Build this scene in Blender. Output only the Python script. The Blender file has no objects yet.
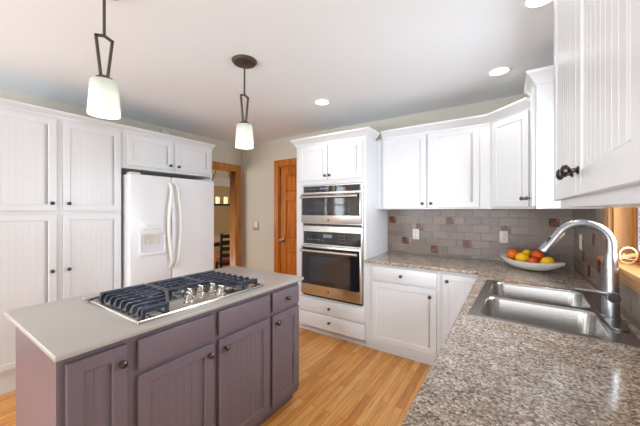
import bpy, bmesh, math, random
from mathutils import Vector, Matrix
random.seed(7)
S = bpy.context.scene
COL = S.collection
PI = math.pi

# ---------------------------------------------------------------- camera
cam = bpy.data.cameras.new('camera')
cam_o = bpy.data.objects.new('camera', cam); COL.objects.link(cam_o)
cam.sensor_width = 36.0
cam.lens = 36.0 * 287.0 / 640.0
cam.shift_y = -3.0 / 640.0
cam.clip_start = 0.02
cam_o.location = (0, 0, 1.412)
cam_o.rotation_euler = (PI/2, 0, math.atan(192/287))
S.camera = cam_o

# ---------------------------------------------------------------- world, lights, exposure
S.view_settings.view_transform = 'Standard'
S.view_settings.look = 'None'
S.view_settings.exposure = 0.0
S.view_settings.gamma = 1.0
S.view_settings.use_curve_mapping = False
W = bpy.data.worlds.new('World'); S.world = W; W.use_nodes = True
bg = W.node_tree.nodes['Background']
bg.inputs[0].default_value = (0.72, 0.86, 1.0, 1)
bg.inputs[1].default_value = 1.6

def area(name, loc, rot, sx, sy, power, col=(1, 1, 1)):
    l = bpy.data.lights.new(name, 'AREA'); l.shape = 'RECTANGLE'
    l.size = sx; l.size_y = sy; l.energy = power; l.color = col
    o = bpy.data.objects.new(name, l); COL.objects.link(o)
    o.location = loc; o.rotation_euler = rot
    return o
# daylight coming through the windows, then an added lamp for the dining room
area('sink_window_daylight', (1.25, 1.84, 1.75), (0, PI/2, 0), 1.2, 1.7, 180, (0.84, 0.92, 1))
for x in (-2.9, -0.75):
    area('patio_window_daylight', (x, -2.95, 1.30), (PI/2+.5, 0, 0), 1.7, 2.0, 86, (0.91, 0.955, 1))
area('family_window_daylight', (-4.25, -1.70, 1.60), (0, -PI/2-.1, 0), 1.2, 2.4, 80, (0.86, 0.94, 1))
area('dining_fill_light', (-6.2, 0.40, 1.5), (PI/2, 0, 0), 2.2, 1.5, 90, (1, 0.97, 0.92))  # added fill lamp outside an unseen opening, brightens the dining room

# ---------------------------------------------------------------- materials
def lin(c):
    r = []
    for v in c:
        v = v/255.0
        r.append(v/12.92 if v <= 0.04045 else ((v+0.055)/1.055)**2.4)
    return (r[0], r[1], r[2], 1)

def mat(name, col, rough=0.5, metal=0.0, noise=0.0, nscale=20, bump=0.0, bscale=60, coat=0.0, stretch=None, spec=None):
    m = bpy.data.materials.new(name); m.use_nodes = True
    nt = m.node_tree; b = nt.nodes['Principled BSDF']
    c = lin(col)
    b.inputs['Base Color'].default_value = c
    b.inputs['Roughness'].default_value = rough
    b.inputs['Metallic'].default_value = metal
    if coat: b.inputs['Coat Weight'].default_value = coat; b.inputs['Coat Roughness'].default_value = 0.08
    if spec is not None: b.inputs['Specular IOR Level'].default_value = spec
    tc = nt.nodes.new('ShaderNodeTexCoord')
    mp = nt.nodes.new('ShaderNodeMapping')
    if stretch: mp.inputs['Scale'].default_value = stretch
    nt.links.new(tc.outputs['Object'], mp.inputs[0])
    if noise:
        n = nt.nodes.new('ShaderNodeTexNoise'); n.inputs['Scale'].default_value = nscale; n.inputs['Detail'].default_value = 3
        nt.links.new(mp.outputs[0], n.inputs['Vector'])
        mx = nt.nodes.new('ShaderNodeMix'); mx.data_type = 'RGBA'
        mx.inputs[6].default_value = tuple(v*(1-noise) for v in c[:3])+(1,)
        mx.inputs[7].default_value = tuple(min(1, v*(1+noise)) for v in c[:3])+(1,)
        nt.links.new(n.outputs['Fac'], mx.inputs[0])
        nt.links.new(mx.outputs[2], b.inputs['Base Color'])
    if bump:
        n2 = nt.nodes.new('ShaderNodeTexNoise'); n2.inputs['Scale'].default_value = bscale; n2.inputs['Detail'].default_value = 2
        nt.links.new(mp.outputs[0], n2.inputs['Vector'])
        bp = nt.nodes.new('ShaderNodeBump'); bp.inputs['Strength'].default_value = bump; bp.inputs['Distance'].default_value = 0.002
        nt.links.new(n2.outputs['Fac'], bp.inputs['Height'])
        nt.links.new(bp.outputs[0], b.inputs['Normal'])
    return m

def ramp(nt, stops):
    r = nt.nodes.new('ShaderNodeValToRGB')
    el = r.color_ramp.elements
    while len(el) < len(stops): el.new(0.5)
    for e, (p, c) in zip(el, stops):
        e.position = p; e.color = lin(c)
    return r

def granite():
    m = bpy.data.materials.new('granite'); m.use_nodes = True
    nt = m.node_tree; b = nt.nodes['Principled BSDF']
    tc = nt.nodes.new('ShaderNodeTexCoord')
    v = nt.nodes.new('ShaderNodeTexVoronoi'); v.inputs['Scale'].default_value = 175; v.inputs['Randomness'].default_value = 1
    n0 = nt.nodes.new('ShaderNodeTexNoise'); n0.inputs['Scale'].default_value = 90; n0.inputs['Detail'].default_value = 3
    ad = nt.nodes.new('ShaderNodeMix'); ad.data_type = 'RGBA'; ad.inputs[0].default_value = 0.006
    nt.links.new(tc.outputs['Object'], ad.inputs[6]); nt.links.new(n0.outputs['Color'], ad.inputs[7])
    nt.links.new(tc.outputs['Object'], n0.inputs['Vector'])
    nt.links.new(ad.outputs[2], v.inputs['Vector'])
    sep = nt.nodes.new('ShaderNodeSeparateColor'); nt.links.new(v.outputs['Color'], sep.inputs[0])
    r = ramp(nt, [(0.0, (92, 76, 66)), (0.12, (128, 110, 97)), (0.34, (164, 147, 132)), (0.58, (188, 173, 158)), (0.8, (211, 201, 189)), (0.96, (236, 231, 224))])
    nt.links.new(sep.outputs[0], r.inputs[0])
    n2 = nt.nodes.new('ShaderNodeTexNoise'); n2.inputs['Scale'].default_value = 14; n2.inputs['Detail'].default_value = 4
    nt.links.new(tc.outputs['Object'], n2.inputs['Vector'])
    r2 = ramp(nt, [(0.3, (208, 200, 192)), (0.7, (252, 250, 248))])
    nt.links.new(n2.outputs['Fac'], r2.inputs[0])
    mx = nt.nodes.new('ShaderNodeMix'); mx.data_type = 'RGBA'; mx.blend_type = 'MULTIPLY'; mx.inputs[0].default_value = 1
    nt.links.new(r.outputs[0], mx.inputs[6]); nt.links.new(r2.outputs[0], mx.inputs[7])
    nt.links.new(mx.outputs[2], b.inputs['Base Color'])
    b.inputs['Roughness'].default_value = 0.13
    return m

def wood(name, dark, mid, light, axis='Z', rough=0.4, scale=1.0, coat=0.0):
    m = bpy.data.materials.new(name); m.use_nodes = True
    nt = m.node_tree; b = nt.nodes['Principled BSDF']
    tc = nt.nodes.new('ShaderNodeTexCoord'); mp = nt.nodes.new('ShaderNodeMapping')
    st = {'X': (1.2, 14, 14), 'Y': (14, 1.2, 14), 'Z': (14, 14, 1.2)}[axis]
    mp.inputs['Scale'].default_value = tuple(s*scale for s in st)
    nt.links.new(tc.outputs['Object'], mp.inputs[0])
    n = nt.nodes.new('ShaderNodeTexNoise'); n.inputs['Scale'].default_value = 2.2; n.inputs['Detail'].default_value = 6; n.inputs['Distortion'].default_value = 0.6
    nt.links.new(mp.outputs[0], n.inputs['Vector'])
    r = ramp(nt, [(0.3, dark), (0.5, mid), (0.72, light)])
    nt.links.new(n.outputs['Fac'], r.inputs[0]); nt.links.new(r.outputs[0], b.inputs['Base Color'])
    b.inputs['Roughness'].default_value = rough
    if coat: b.inputs['Coat Weight'].default_value = coat
    return m

def floor_mat():
    m = bpy.data.materials.new('oak_floor'); m.use_nodes = True
    nt = m.node_tree; b = nt.nodes['Principled BSDF']
    tc = nt.nodes.new('ShaderNodeTexCoord'); mp = nt.nodes.new('ShaderNodeMapping')
    mp.inputs['Rotation'].default_value = (0, 0, PI/2)
    nt.links.new(tc.outputs['Object'], mp.inputs[0])
    br = nt.nodes.new('ShaderNodeTexBrick')
    br.offset = 0.37; br.offset_frequency = 2; br.squash = 1
    br.inputs['Color1'].default_value = (0, 0, 0, 1); br.inputs['Color2'].default_value = (1, 1, 1, 1)
    br.inputs['Mortar'].default_value = (0.35, 0.35, 0.35, 1)
    br.inputs['Scale'].default_value = 1; br.inputs['Mortar Size'].default_value = 0.0012
    br.inputs['Brick Width'].default_value = 0.85; br.inputs['Row Height'].default_value = 0.058; br.inputs['Bias'].default_value = 0.0
    nt.links.new(mp.outputs[0], br.inputs['Vector'])
    r = ramp(nt, [(0.0, (212, 144, 74)), (0.3, (232, 168, 92)), (0.65, (238, 177, 102)), (1.0, (244, 190, 118))])
    nt.links.new(br.outputs['Color'], r.inputs[0])
    mp2 = nt.nodes.new('ShaderNodeMapping'); mp2.inputs['Scale'].default_value = (26, 1.6, 1)
    nt.links.new(tc.outputs['Object'], mp2.inputs[0])
    # shift the grain from plank to plank
    ad = nt.nodes.new('ShaderNodeVectorMath'); ad.operation = 'ADD'
    sc = nt.nodes.new('ShaderNodeVectorMath'); sc.operation = 'SCALE'; sc.inputs['Scale'].default_value = 9
    nt.links.new(br.outputs['Color'], sc.inputs[0]); nt.links.new(mp2.outputs[0], ad.inputs[0]); nt.links.new(sc.outputs[0], ad.inputs[1])
    n = nt.nodes.new('ShaderNodeTexNoise'); n.inputs['Scale'].default_value = 2.0; n.inputs['Detail'].default_value = 6; n.inputs['Distortion'].default_value = 0.8
    nt.links.new(ad.outputs[0], n.inputs['Vector'])
    r2 = ramp(nt, [(0.3, (218, 188, 158)), (0.55, (250, 246, 240)), (0.8, (255, 255, 255))])
    nt.links.new(n.outputs['Fac'], r2.inputs[0])
    mx = nt.nodes.new('ShaderNodeMix'); mx.data_type = 'RGBA'; mx.blend_type = 'MULTIPLY'; mx.inputs[0].default_value = 0.9
    nt.links.new(r.outputs[0], mx.inputs[6]); nt.links.new(r2.outputs[0], mx.inputs[7])
    mo = nt.nodes.new('ShaderNodeMix'); mo.data_type = 'RGBA'; mo.inputs[7].default_value = lin((140, 84, 40))
    nt.links.new(br.outputs['Fac'], mo.inputs[0]); nt.links.new(mx.outputs[2], mo.inputs[6])
    nt.links.new(mo.outputs[2], b.inputs['Base Color'])
    b.inputs['Roughness'].default_value = 0.28
    return m

def island_rand(name, stops, rough, bump=0.0):
    """one colour out of a ramp for every loose piece of the mesh (glazed tiles)"""
    m = bpy.data.materials.new(name); m.use_nodes = True
    nt = m.node_tree; b = nt.nodes['Principled BSDF']
    g = nt.nodes.new('ShaderNodeNewGeometry')
    r = ramp(nt, stops); nt.links.new(g.outputs['Random Per Island'], r.inputs[0])
    nt.links.new(r.outputs[0], b.inputs['Base Color']); b.inputs['Roughness'].default_value = rough
    if bump:
        tc = nt.nodes.new('ShaderNodeTexCoord'); n2 = nt.nodes.new('ShaderNodeTexNoise'); n2.inputs['Scale'].default_value = 22
        nt.links.new(tc.outputs['Object'], n2.inputs['Vector'])
        bp = nt.nodes.new('ShaderNodeBump'); bp.inputs['Strength'].default_value = bump; bp.inputs['Distance'].default_value = 0.004
        nt.links.new(n2.outputs['Fac'], bp.inputs['Height']); nt.links.new(bp.outputs[0], b.inputs['Normal'])
    return m

def glass_mat(name, tint=(1, 1, 1, 1), gl=0.12):
    m = bpy.data.materials.new(name); m.use_nodes = True
    nt = m.node_tree; nt.nodes.remove(nt.nodes['Principled BSDF'])
    t = nt.nodes.new('ShaderNodeBsdfTransparent'); t.inputs[0].default_value = tint
    g = nt.nodes.new('ShaderNodeBsdfGlossy'); g.inputs['Roughness'].default_value = 0.02
    f = nt.nodes.new('ShaderNodeMath'); f.operation = 'MULTIPLY_ADD'; f.inputs[1].default_value = 0.35; f.inputs[2].default_value = 0.02
    lw = nt.nodes.new('ShaderNodeLayerWeight'); lw.inputs[0].default_value = 0.15; nt.links.new(lw.outputs['Facing'], f.inputs[0])
    mx = nt.nodes.new('ShaderNodeMixShader')
    nt.links.new(f.outputs[0], mx.inputs[0]); nt.links.new(t.outputs[0], mx.inputs[1]); nt.links.new(g.outputs[0], mx.inputs[2])
    nt.links.new(mx.outputs[0], nt.nodes['Material Output'].inputs[0])
    return m

def emit(name, col, strength):
    m = mat(name, col, 0.5)
    b = m.node_tree.nodes['Principled BSDF']
    b.inputs['Emission Color'].default_value = lin(col); b.inputs['Emission Strength'].default_value = strength
    return m

def frosted(name):
    m = bpy.data.materials.new(name); m.use_nodes = True
    nt = m.node_tree; b = nt.nodes['Principled BSDF']
    b.inputs['Base Color'].default_value = lin((224, 228, 222)); b.inputs['Roughness'].default_value = 0.25
    t = nt.nodes.new('ShaderNodeBsdfTranslucent'); t.inputs[0].default_value = (0.84, 0.85, 0.81, 1)
    n = nt.nodes.new('ShaderNodeTexNoise'); n.inputs['Scale'].default_value = 40
    bp = nt.nodes.new('ShaderNodeBump'); bp.inputs['Strength'].default_value = 0.08
    nt.links.new(n.outputs['Fac'], bp.inputs['Height']); nt.links.new(bp.outputs[0], b.inputs['Normal'])
    mx = nt.nodes.new('ShaderNodeMixShader'); mx.inputs[0].default_value = 0.4
    nt.links.new(b.outputs[0], mx.inputs[1]); nt.links.new(t.outputs[0], mx.inputs[2])
    nt.links.new(mx.outputs[0], nt.nodes['Material Output'].inputs[0])
    return m

M = dict(
    white=mat('white_cabinet_paint', (228, 229, 231), 0.32, noise=0.012, nscale=8, bump=0.03, bscale=30),
    mauve=mat('mauve_grey_cabinet_paint', (114, 100, 108), 0.36, noise=0.03, nscale=9, bump=0.03, bscale=30),
    ceiling=mat('ceiling_paint', (236, 239, 242), 0.9, noise=0.01, nscale=3, bump=0.05, bscale=120),
    wall=mat('greige_wall_paint', (216, 210, 196), 0.8, noise=0.015, nscale=5, bump=0.05, bscale=160),
    tan=mat('tan_dining_wall_paint', (206, 186, 150), 0.8, noise=0.02, nscale=5),
    granite=granite(),
    islandtop=mat('beige_solid_surface', (174, 168, 162), 0.3, noise=0.06, nscale=260),
    floor=floor_mat(),
    tile=island_rand('taupe_tile', [(0.0, (118, 101, 92)), (0.5, (131, 114, 104)), (1.0, (142, 125, 114))], 0.3, 0.12),
    grout=mat('grout', (176, 166, 156), 0.9, noise=0.04, nscale=120),
    accent=island_rand('accent_mosaic', [(0.0, (46, 20, 20)), (0.3, (90, 34, 28)), (0.55, (132, 52, 38)), (0.8, (150, 84, 66)), (1.0, (50, 24, 24))], 0.25),
    pine=wood('orange_pine', (158, 82, 16), (198, 112, 28), (216, 134, 48), 'Z', 0.35),
    trimz=wood('honey_oak_upright', (168, 104, 40), (196, 130, 58), (212, 150, 78), 'Z', 0.35),
    trimy=wood('honey_oak_along', (172, 116, 62), (198, 146, 92), (212, 166, 114), 'Y', 0.3),
    trimlz=wood('pale_oak_upright', (160, 108, 56), (186, 134, 78), (204, 156, 102), 'Z', 0.35),
    steel=mat('brushed_steel', (205, 200, 194), 0.27, 1.0, noise=0.05, nscale=10, stretch=(1, 1, 60)),
    sink=mat('sink_steel', (176, 173, 170), 0.26, 1.0, noise=0.05, nscale=12, stretch=(60, 60, 1)),
    chrome=mat('satin_chrome', (168, 169, 173), 0.26, 1.0, noise=0.02, nscale=30),
    pewter=mat('dark_pewter', (92, 86, 82), 0.28, 1.0, noise=0.1, nscale=50),
    bronze=mat('oil_rubbed_bronze', (92, 82, 77), 0.42, 0.7, noise=0.08, nscale=40),
    blackglass=mat('black_oven_glass', (22, 24, 30), 0.05, noise=0.05, nscale=4, coat=0.5),
    display=mat('dim_display', (120, 132, 146), 0.2, noise=0.04, nscale=60),
    black=mat('black_plastic', (24, 24, 26), 0.45, noise=0.05, nscale=60),
    iron=mat('cast_iron_grate', (54, 62, 78), 0.28, 0.3, noise=0.12, nscale=80, bump=0.15, bscale=200),
    burner=mat('burner_cap', (44, 46, 52), 0.5, noise=0.08, nscale=60),
    fridge=mat('white_enamel', (238, 239, 242), 0.3, noise=0.01, nscale=20, bump=0.06, bscale=260),
    fridgegrey=mat('cream_plastic', (216, 210, 196), 0.45, noise=0.02, nscale=30),
    handle=mat('warm_white_handle', (236, 234, 228), 0.35, noise=0.02, nscale=30),
    shade=frosted('frosted_glass'),
    bulb=emit('lit_bulb', (255, 250, 240), 3),
    can=emit('lit_downlight', (255, 250, 240), 6),
    candle=emit('lit_candle_shade', (255, 226, 165), 0.9),
    outlet=mat('ivory_plate', (226, 221, 208), 0.4, noise=0.01, nscale=40),
    pplate=mat('pewter_plate', (150, 140, 126), 0.4, 0.5, noise=0.05, nscale=60),
    ceramic=mat('white_speckled_ceramic', (225, 221, 214), 0.35, noise=0.06, nscale=120),
    orange=mat('orange_peel', (240, 112, 12), 0.4, noise=0.08, nscale=20, bump=0.25, bscale=170),
    orange2=mat('deep_orange_peel', (226, 88, 16), 0.4, noise=0.1, nscale=20, bump=0.25, bscale=170),
    lemon=mat('lemon_peel', (250, 196, 14), 0.38, noise=0.06, nscale=20, bump=0.2, bscale=150),
    stem=mat('stem_green', (96, 96, 40), 0.6, noise=0.1, nscale=50),
    disc=wood('birch_ply', (196, 146, 98), (216, 174, 126), (228, 194, 150), 'X', 0.5),
    glass=glass_mat('window_glass'),
    darkwood=mat('black_stained_wood', (26, 22, 22), 0.4, noise=0.15, nscale=30),
    seat=mat('red_patterned_fabric', (150, 70, 66), 0.8, noise=0.5, nscale=38),
    table=wood('pale_table_top', (196, 160, 132), (214, 182, 154), (226, 198, 172), 'Y', 0.3),
    door_dark=mat('door_gap', (40, 24, 12), 0.7, noise=0.05, nscale=20),
    sash=wood('orange_sash_wood', (166, 92, 26), (192, 116, 44), (206, 134, 62), 'Z', 0.35),
    sashclad=mat('white_sash_cladding', (222, 226, 230), 0.4, noise=0.01, nscale=20),
    emblem=mat('dark_emblem', (70, 72, 78), 0.3, 0.4, noise=0.04, nscale=60),
)

# ---------------------------------------------------------------- mesh building
def T(rz=0, loc=(0, 0, 0)):
    return Matrix.Translation(loc) @ Matrix.Rotation(rz, 4, 'Z')

class MB:
    def __init__(s): s.bm = bmesh.new()
    def _merge(s, b, mx=None):
        if mx is not None: b.transform(mx)
        me = bpy.data.meshes.new('tmp'); b.to_mesh(me); b.free()
        s.bm.from_mesh(me); bpy.data.meshes.remove(me)
    def box(s, x0, x1, y0, y1, z0, z1, bev=0.0, seg=1, mx=None):
        b = bmesh.new(); bmesh.ops.create_cube(b, size=1)
        for v in b.verts:
            v.co = Vector((x0+(v.co.x+.5)*(x1-x0), y0+(v.co.y+.5)*(y1-y0), z0+(v.co.z+.5)*(z1-z0)))
        if bev: bmesh.ops.bevel(b, geom=b.edges[:], offset=bev, segments=seg, affect='EDGES', profile=0.5)
        s._merge(b, mx); return s
    def prism(s, pts, axis, a0, a1, mx=None, bev=0.0):
        """polygon in the two other axes, extruded along axis"""
        b = bmesh.new()
        def mk(p, a):
            return {'x': (a, p[0], p[1]), 'y': (p[0], a, p[1]), 'z': (p[0], p[1], a)}[axis]
        v0 = [b.verts.new(mk(p, a0)) for p in pts]; v1 = [b.verts.new(mk(p, a1)) for p in pts]
        n = len(pts)
        b.faces.new(v0); b.faces.new(v1[::-1])
        for i in range(n): b.faces.new((v0[i], v1[i], v1[(i+1) % n], v0[(i+1) % n]))
        bmesh.ops.recalc_face_normals(b, faces=b.faces[:])
        if bev: bmesh.ops.bevel(b, geom=b.edges[:], offset=bev, segments=1, affect='EDGES')
        s._merge(b, mx); return s
    def lathe(s, prof, seg=24, mx=None, closed=False):
        """(r,z) profile about z"""
        b = bmesh.new(); rings = []
        for r, z in prof:
            if r < 1e-6: rings.append([b.verts.new((0, 0, z))])
            else: rings.append([b.verts.new((r*math.cos(2*PI*i/seg), r*math.sin(2*PI*i/seg), z)) for i in range(seg)])
        for a, c in zip(rings[:-1], rings[1:]):
            for i in range(seg):
                j = (i+1) % seg
                if len(a) == 1 and len(c) == 1: continue
                if len(a) == 1: b.faces.new((a[0], c[i], c[j]))
                elif len(c) == 1: b.faces.new((a[i], a[j], c[0]))
                else: b.faces.new((a[i], a[j], c[j], c[i]))
        if not closed:
            for rg, in ((rings[0],), (rings[-1],)):
                if len(rg) > 1: b.faces.new(rg)
        bmesh.ops.recalc_face_normals(b, faces=b.faces[:])
        s._merge(b, mx); return s
    def tube(s, pts, r, seg=10, mx=None, flat=1.0):
        pts = [Vector(p) for p in pts]; n = len(pts)
        rs = r if isinstance(r, (list, tuple)) else [r]*n
        b = bmesh.new(); rings = []
        t0 = (pts[1]-pts[0]).normalized()
        up = Vector((0, 0, 1)) if abs(t0.z) < 0.9 else Vector((0, 1, 0))
        u = t0.cross(up).normalized()
        for i in range(n):
            t = (pts[min(i+1, n-1)]-pts[max(i-1, 0)]).normalized()
            u = (u - t*u.dot(t)).normalized(); w = t.cross(u)
            rings.append([b.verts.new(pts[i]+(u*math.cos(2*PI*k/seg)+w*math.sin(2*PI*k/seg)*flat)*rs[i]) for k in range(seg)])
        for a, c in zip(rings[:-1], rings[1:]):
            for k in range(seg): b.faces.new((a[k], a[(k+1) % seg], c[(k+1) % seg], c[k]))
        b.faces.new(rings[0][::-1]); b.faces.new(rings[-1])
        bmesh.ops.recalc_face_normals(b, faces=b.faces[:])
        s._merge(b, mx); return s
    def bar(s, p0, p1, w, h, mx=None):
        """rectangular bar between two points, w across, h up"""
        p0, p1 = Vector(p0), Vector(p1); d = p1-p0; L = d.length
        q = d.to_track_quat('X', 'Z').to_matrix().to_4x4()
        m2 = Matrix.Translation(p0) @ q
        if mx is not None: m2 = mx @ m2
        return s.box(0, L, -w/2, w/2, -h/2, h/2, 0, 1, m2)
    def ball(s, c, r, sc=(1, 1, 1), seg=20, mx=None):
        b = bmesh.new(); bmesh.ops.create_uvsphere(b, u_segments=seg, v_segments=seg//2, radius=r)
        for v in b.verts: v.co = Vector((v.co.x*sc[0]+c[0], v.co.y*sc[1]+c[1], v.co.z*sc[2]+c[2]))
        s._merge(b, mx); return s
    def slab(s, xs, ys, keep, z0, z1):
        b = bmesh.new(); g = {}
        def V(i, j, z):
            k = (i, j, z)
            if k not in g: g[k] = b.verts.new((xs[i], ys[j], z))
            return g[k]
        ks = set(keep)
        for i, j in ks:
            b.faces.new((V(i, j, z1), V(i+1, j, z1), V(i+1, j+1, z1), V(i, j+1, z1)))
            b.faces.new((V(i, j, z0), V(i, j+1, z0), V(i+1, j+1, z0), V(i+1, j, z0)))
            for di, dj, a, c in ((-1, 0, (i, j), (i, j+1)), (1, 0, (i+1, j), (i+1, j+1)), (0, -1, (i, j), (i+1, j)), (0, 1, (i, j+1), (i+1, j+1))):
                if (i+di, j+dj) not in ks:
                    b.faces.new((V(*a, z0), V(*c, z0), V(*c, z1), V(*a, z1)))
        bmesh.ops.recalc_face_normals(b, faces=b.faces[:])
        bmesh.ops.dissolve_limit(b, angle_limit=0.01, verts=b.verts[:], edges=b.edges[:])
        s._merge(b); return s
    def build(s, name, m, parent=None, sharp=0.6, mx=None):
        if mx is not None: s.bm.transform(mx)
        bmesh.ops.remove_doubles(s.bm, verts=s.bm.verts[:], dist=1e-6)
        for f in s.bm.faces: f.smooth = True
        for e in s.bm.edges:
            if len(e.link_faces) == 2 and e.calc_face_angle(0) > sharp: e.smooth = False
        me = bpy.data.meshes.new(name); s.bm.to_mesh(me); s.bm.free()
        me.materials.append(m)
        o = bpy.data.objects.new(name, me); COL.objects.link(o)
        if parent is not None: o.parent = parent
        return o

def tag(o, label=None, cat=None, group=None, kind=None):
    if label: o['label'] = label
    if cat: o['category'] = cat
    if group: o['group'] = group
    if kind: o['kind'] = kind
    return o
def thing(name, label, cat, loc=(0, 0, 0), rz=0.0, group=None):
    o = bpy.data.objects.new(name, None); COL.objects.link(o)
    o.empty_display_size = 0.1
    o.location = loc; o.rotation_euler = (0, 0, rz)
    return tag(o, label, cat, group)
def struct(o, label=None):
    o['kind'] = 'structure'
    if label: o['label'] = label
    return o
def copy_tree(o, parent=None):
    c = o.copy(); COL.objects.link(c)
    if parent is not None: c.parent = parent
    for ch in list(o.children): copy_tree(ch, c)
    return c

# ---------------------------------------------------------------- room shell
XL, XR, YB, YF, ZC = -3.80, 0.455, 3.30, -2.60, 2.50
struct(MB().box(-8.3, 0.9, -2.72, 6.72, -0.06, 0).build('floor', M['floor']), 'honey oak plank floor')
struct(MB().box(-8.3, 0.9, -2.72, 6.72, ZC, ZC+0.08).build('ceiling', M['ceiling']), 'white painted ceiling')
# back wall with the pine door's opening
DX0, DX1, DZ = -2.96, -2.19, 2.08
w = MB(); w.box(XL, DX0, YB, YB+.12, 0, ZC); w.box(DX1, XR+.12, YB, YB+.12, 0, ZC); w.box(DX0, DX1, YB, YB+.12, DZ, ZC)
struct(w.build('wall_back', M['wall']), 'greige painted wall behind the ovens')
# left wall with the cased opening to the dining room
OY0, OY1, OZ = 2.42, 3.18, 2.065
LW = [(-1.80, -1.02), (-.90, -.12)]
w = MB(); w.box(XL-.12, XL, YF, LW[0][0], 0, ZC); w.box(XL-.12, XL, LW[0][1], LW[1][0], 0, ZC); w.box(XL-.12, XL, LW[1][1], OY0, 0, ZC)
for a, b in LW: w.box(XL-.12, XL, a, b, 0, 1.0); w.box(XL-.12, XL, a, b, 2.1, ZC)
w.box(XL-.12, XL, OY1, YB+.12, 0, ZC); w.box(XL-.12, XL, OY0, OY1, OZ, ZC)
struct(w.build('wall_left', M['wall']), 'greige painted wall behind the pantry and refrigerator')
# right wall with the sink window's opening
WY0, WY1, WZ0, WZ1 = 1.50, 2.175, 1.15, 2.08
w = MB(); w.box(XR, XR+.12, YF, WY0, 0, ZC); w.box(XR, XR+.12, WY1, YB, 0, ZC)
w.box(XR, XR+.12, WY0, WY1, 0, WZ0-.03); w.box(XR, XR+.12, WY0, WY1, WZ1, ZC)
struct(w.build('wall_right', M['wall']), 'greige painted wall by the sink')
# front wall (behind the camera) with two tall patio windows
w = MB(); FX = [(-3.75, -2.05), (-1.60, 0.10)]
w.box(XL-.12, FX[0][0], YF-.12, YF, 0, ZC); w.box(FX[0][1], FX[1][0], YF-.12, YF, 0, ZC); w.box(FX[1][1], XR+.12, YF-.12, YF, 0, ZC)
for a, b in FX: w.box(a, b, YF-.12, YF, 0, .12); w.box(a, b, YF-.12, YF, 2.12, ZC)
struct(w.build('wall_front', M['wall']), 'greige wall with two tall windows')
for a, b in FX:
    f = MB()
    f.box(a, a+.06, YF-.10, YF+.015, .12, 2.12); f.box(b-.06, b, YF-.10, YF+.015, .12, 2.12)
    f.box(a, b, YF-.10, YF+.015, .12, .18); f.box(a, b, YF-.10, YF+.015, 2.06, 2.12); f.box((a+b)/2-.03, (a+b)/2+.03, YF-.09, YF, .18, 2.06)
    wf = struct(f.build('window_2', M['trimlz']), 'tall oak framed patio window'); wf.name = 'window_2' if a < -3 else 'window_3'
    MB().box(a+.06, b-.06, YF-.06, YF-.05, .18, 2.06).build('pane', M['glass'], wf)
for k, (a, b) in enumerate(LW):
    f = MB()
    f.box(XL-.10, XL+.015, a, a+.05, 1.0, 2.1); f.box(XL-.10, XL+.015, b-.05, b, 1.0, 2.1); f.box(XL-.10, XL+.03, a, b, 1.0, 1.05); f.box(XL-.10, XL+.015, a, b, 2.05, 2.1); f.box(XL-.09, XL-.03, a+.05, b-.05, 1.53, 1.57)
    wf = struct(f.build('window_%d' % (4+k), M['trimlz']), 'oak framed double hung window in the left wall')
    MB().box(XL-.07, XL-.06, a+.05, b-.05, 1.05, 2.05).build('pane', M['glass'], wf)
# dining room beyond the opening
struct(MB().box(-8.3, -8.2, 0.8, 6.72, 0, ZC).build('wall_dining_left', M['tan']), 'tan dining room wall')
struct(MB().box(-8.2, XL, 6.6, 6.72, 0, ZC).build('wall_dining_back', M['tan']), 'tan dining room end wall')
struct(MB().box(XL-.12, XL, YB+.12, 6.6, 0, ZC).build('wall_dining_right', M['tan']), 'tan dining room inner wall')
w = MB(); w.box(-8.2, -7.3, .68, .8, 0, ZC); w.box(-5.1, XL-.12, .68, .8, 0, ZC); w.box(-7.3, -5.1, .68, .8, 0, .75); w.box(-7.3, -5.1, .68, .8, 2.2, ZC)  # unseen opening added to let the dining fill lamp in
struct(w.build('wall_dining_front', M['tan']), 'tan dining room front wall with an added opening for light')
struct(MB().box(-8.2, -8.17, .8, 6.6, ZC-.28, ZC, .004).build('trim_1', M['ceiling']), 'deep white cornice round the dining room')
struct(MB().box(-8.17, XL-.12, 6.57, 6.6, ZC-.28, ZC, .004).build('trim_2', M['ceiling']), 'deep white cornice round the dining room')

# cased opening
f = MB()
f.box(XL, XL+.02, OY1, OY1+.09, 0, OZ+.09, .003); f.box(XL, XL+.02, OY0-.09, OY0, 0, OZ+.09, .003); f.box(XL, XL+.022, OY0, OY1, OZ, OZ+.09, .003)
f.box(XL-.14, XL+.001, OY1-.015, OY1, 0, OZ); f.box(XL-.14, XL+.001, OY0, OY0+.015, 0, OZ); f.box(XL-.14, XL+.001, OY0+.015, OY1-.015, OZ-.015, OZ)
struct(f.build('door_1', M['trimz']), 'honey oak casing round the open doorway to the dining room')
# pine door and its casing
f = MB()
f.box(DX0-.09, DX0, YB-.02, YB, 0, DZ+.09, .003); f.box(DX1, DX1+.078, YB-.02, YB, 0, DZ+.09, .003); f.box(DX0, DX1, YB-.022, YB, DZ, DZ+.09, .003)
f.box(DX0, DX0+.016, YB-.005, YB+.10, 0, DZ-.001); f.box(DX1-.016, DX1, YB-.005, YB+.10, 0, DZ-.001); f.box(DX0+.016, DX1-.016, YB-.005, YB+.10, DZ-.017, DZ-.001)
fo = struct(f.build('trim_3', M['pine']), 'orange pine casing round the panel door')
dd = MB(); a, b = DX0+.019, DX1-.019; Y0, Y1 = YB+.012, YB+.047
wd = b-a; st = .11; mid = .09; pw = (wd-2*st-mid)/2
rows = [(.24, .80), (.98, 1.56), (1.68, 1.95)]
zs = [.008, .24, .80, .98, 1.56, 1.68, 1.95, DZ-.02]
for x0, x1 in ((a, a+st), (b-st, b), (a+st+pw, a+st+pw+mid)): dd.box(x0, x1, Y0, Y1, .008, DZ-.02, .002)
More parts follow.
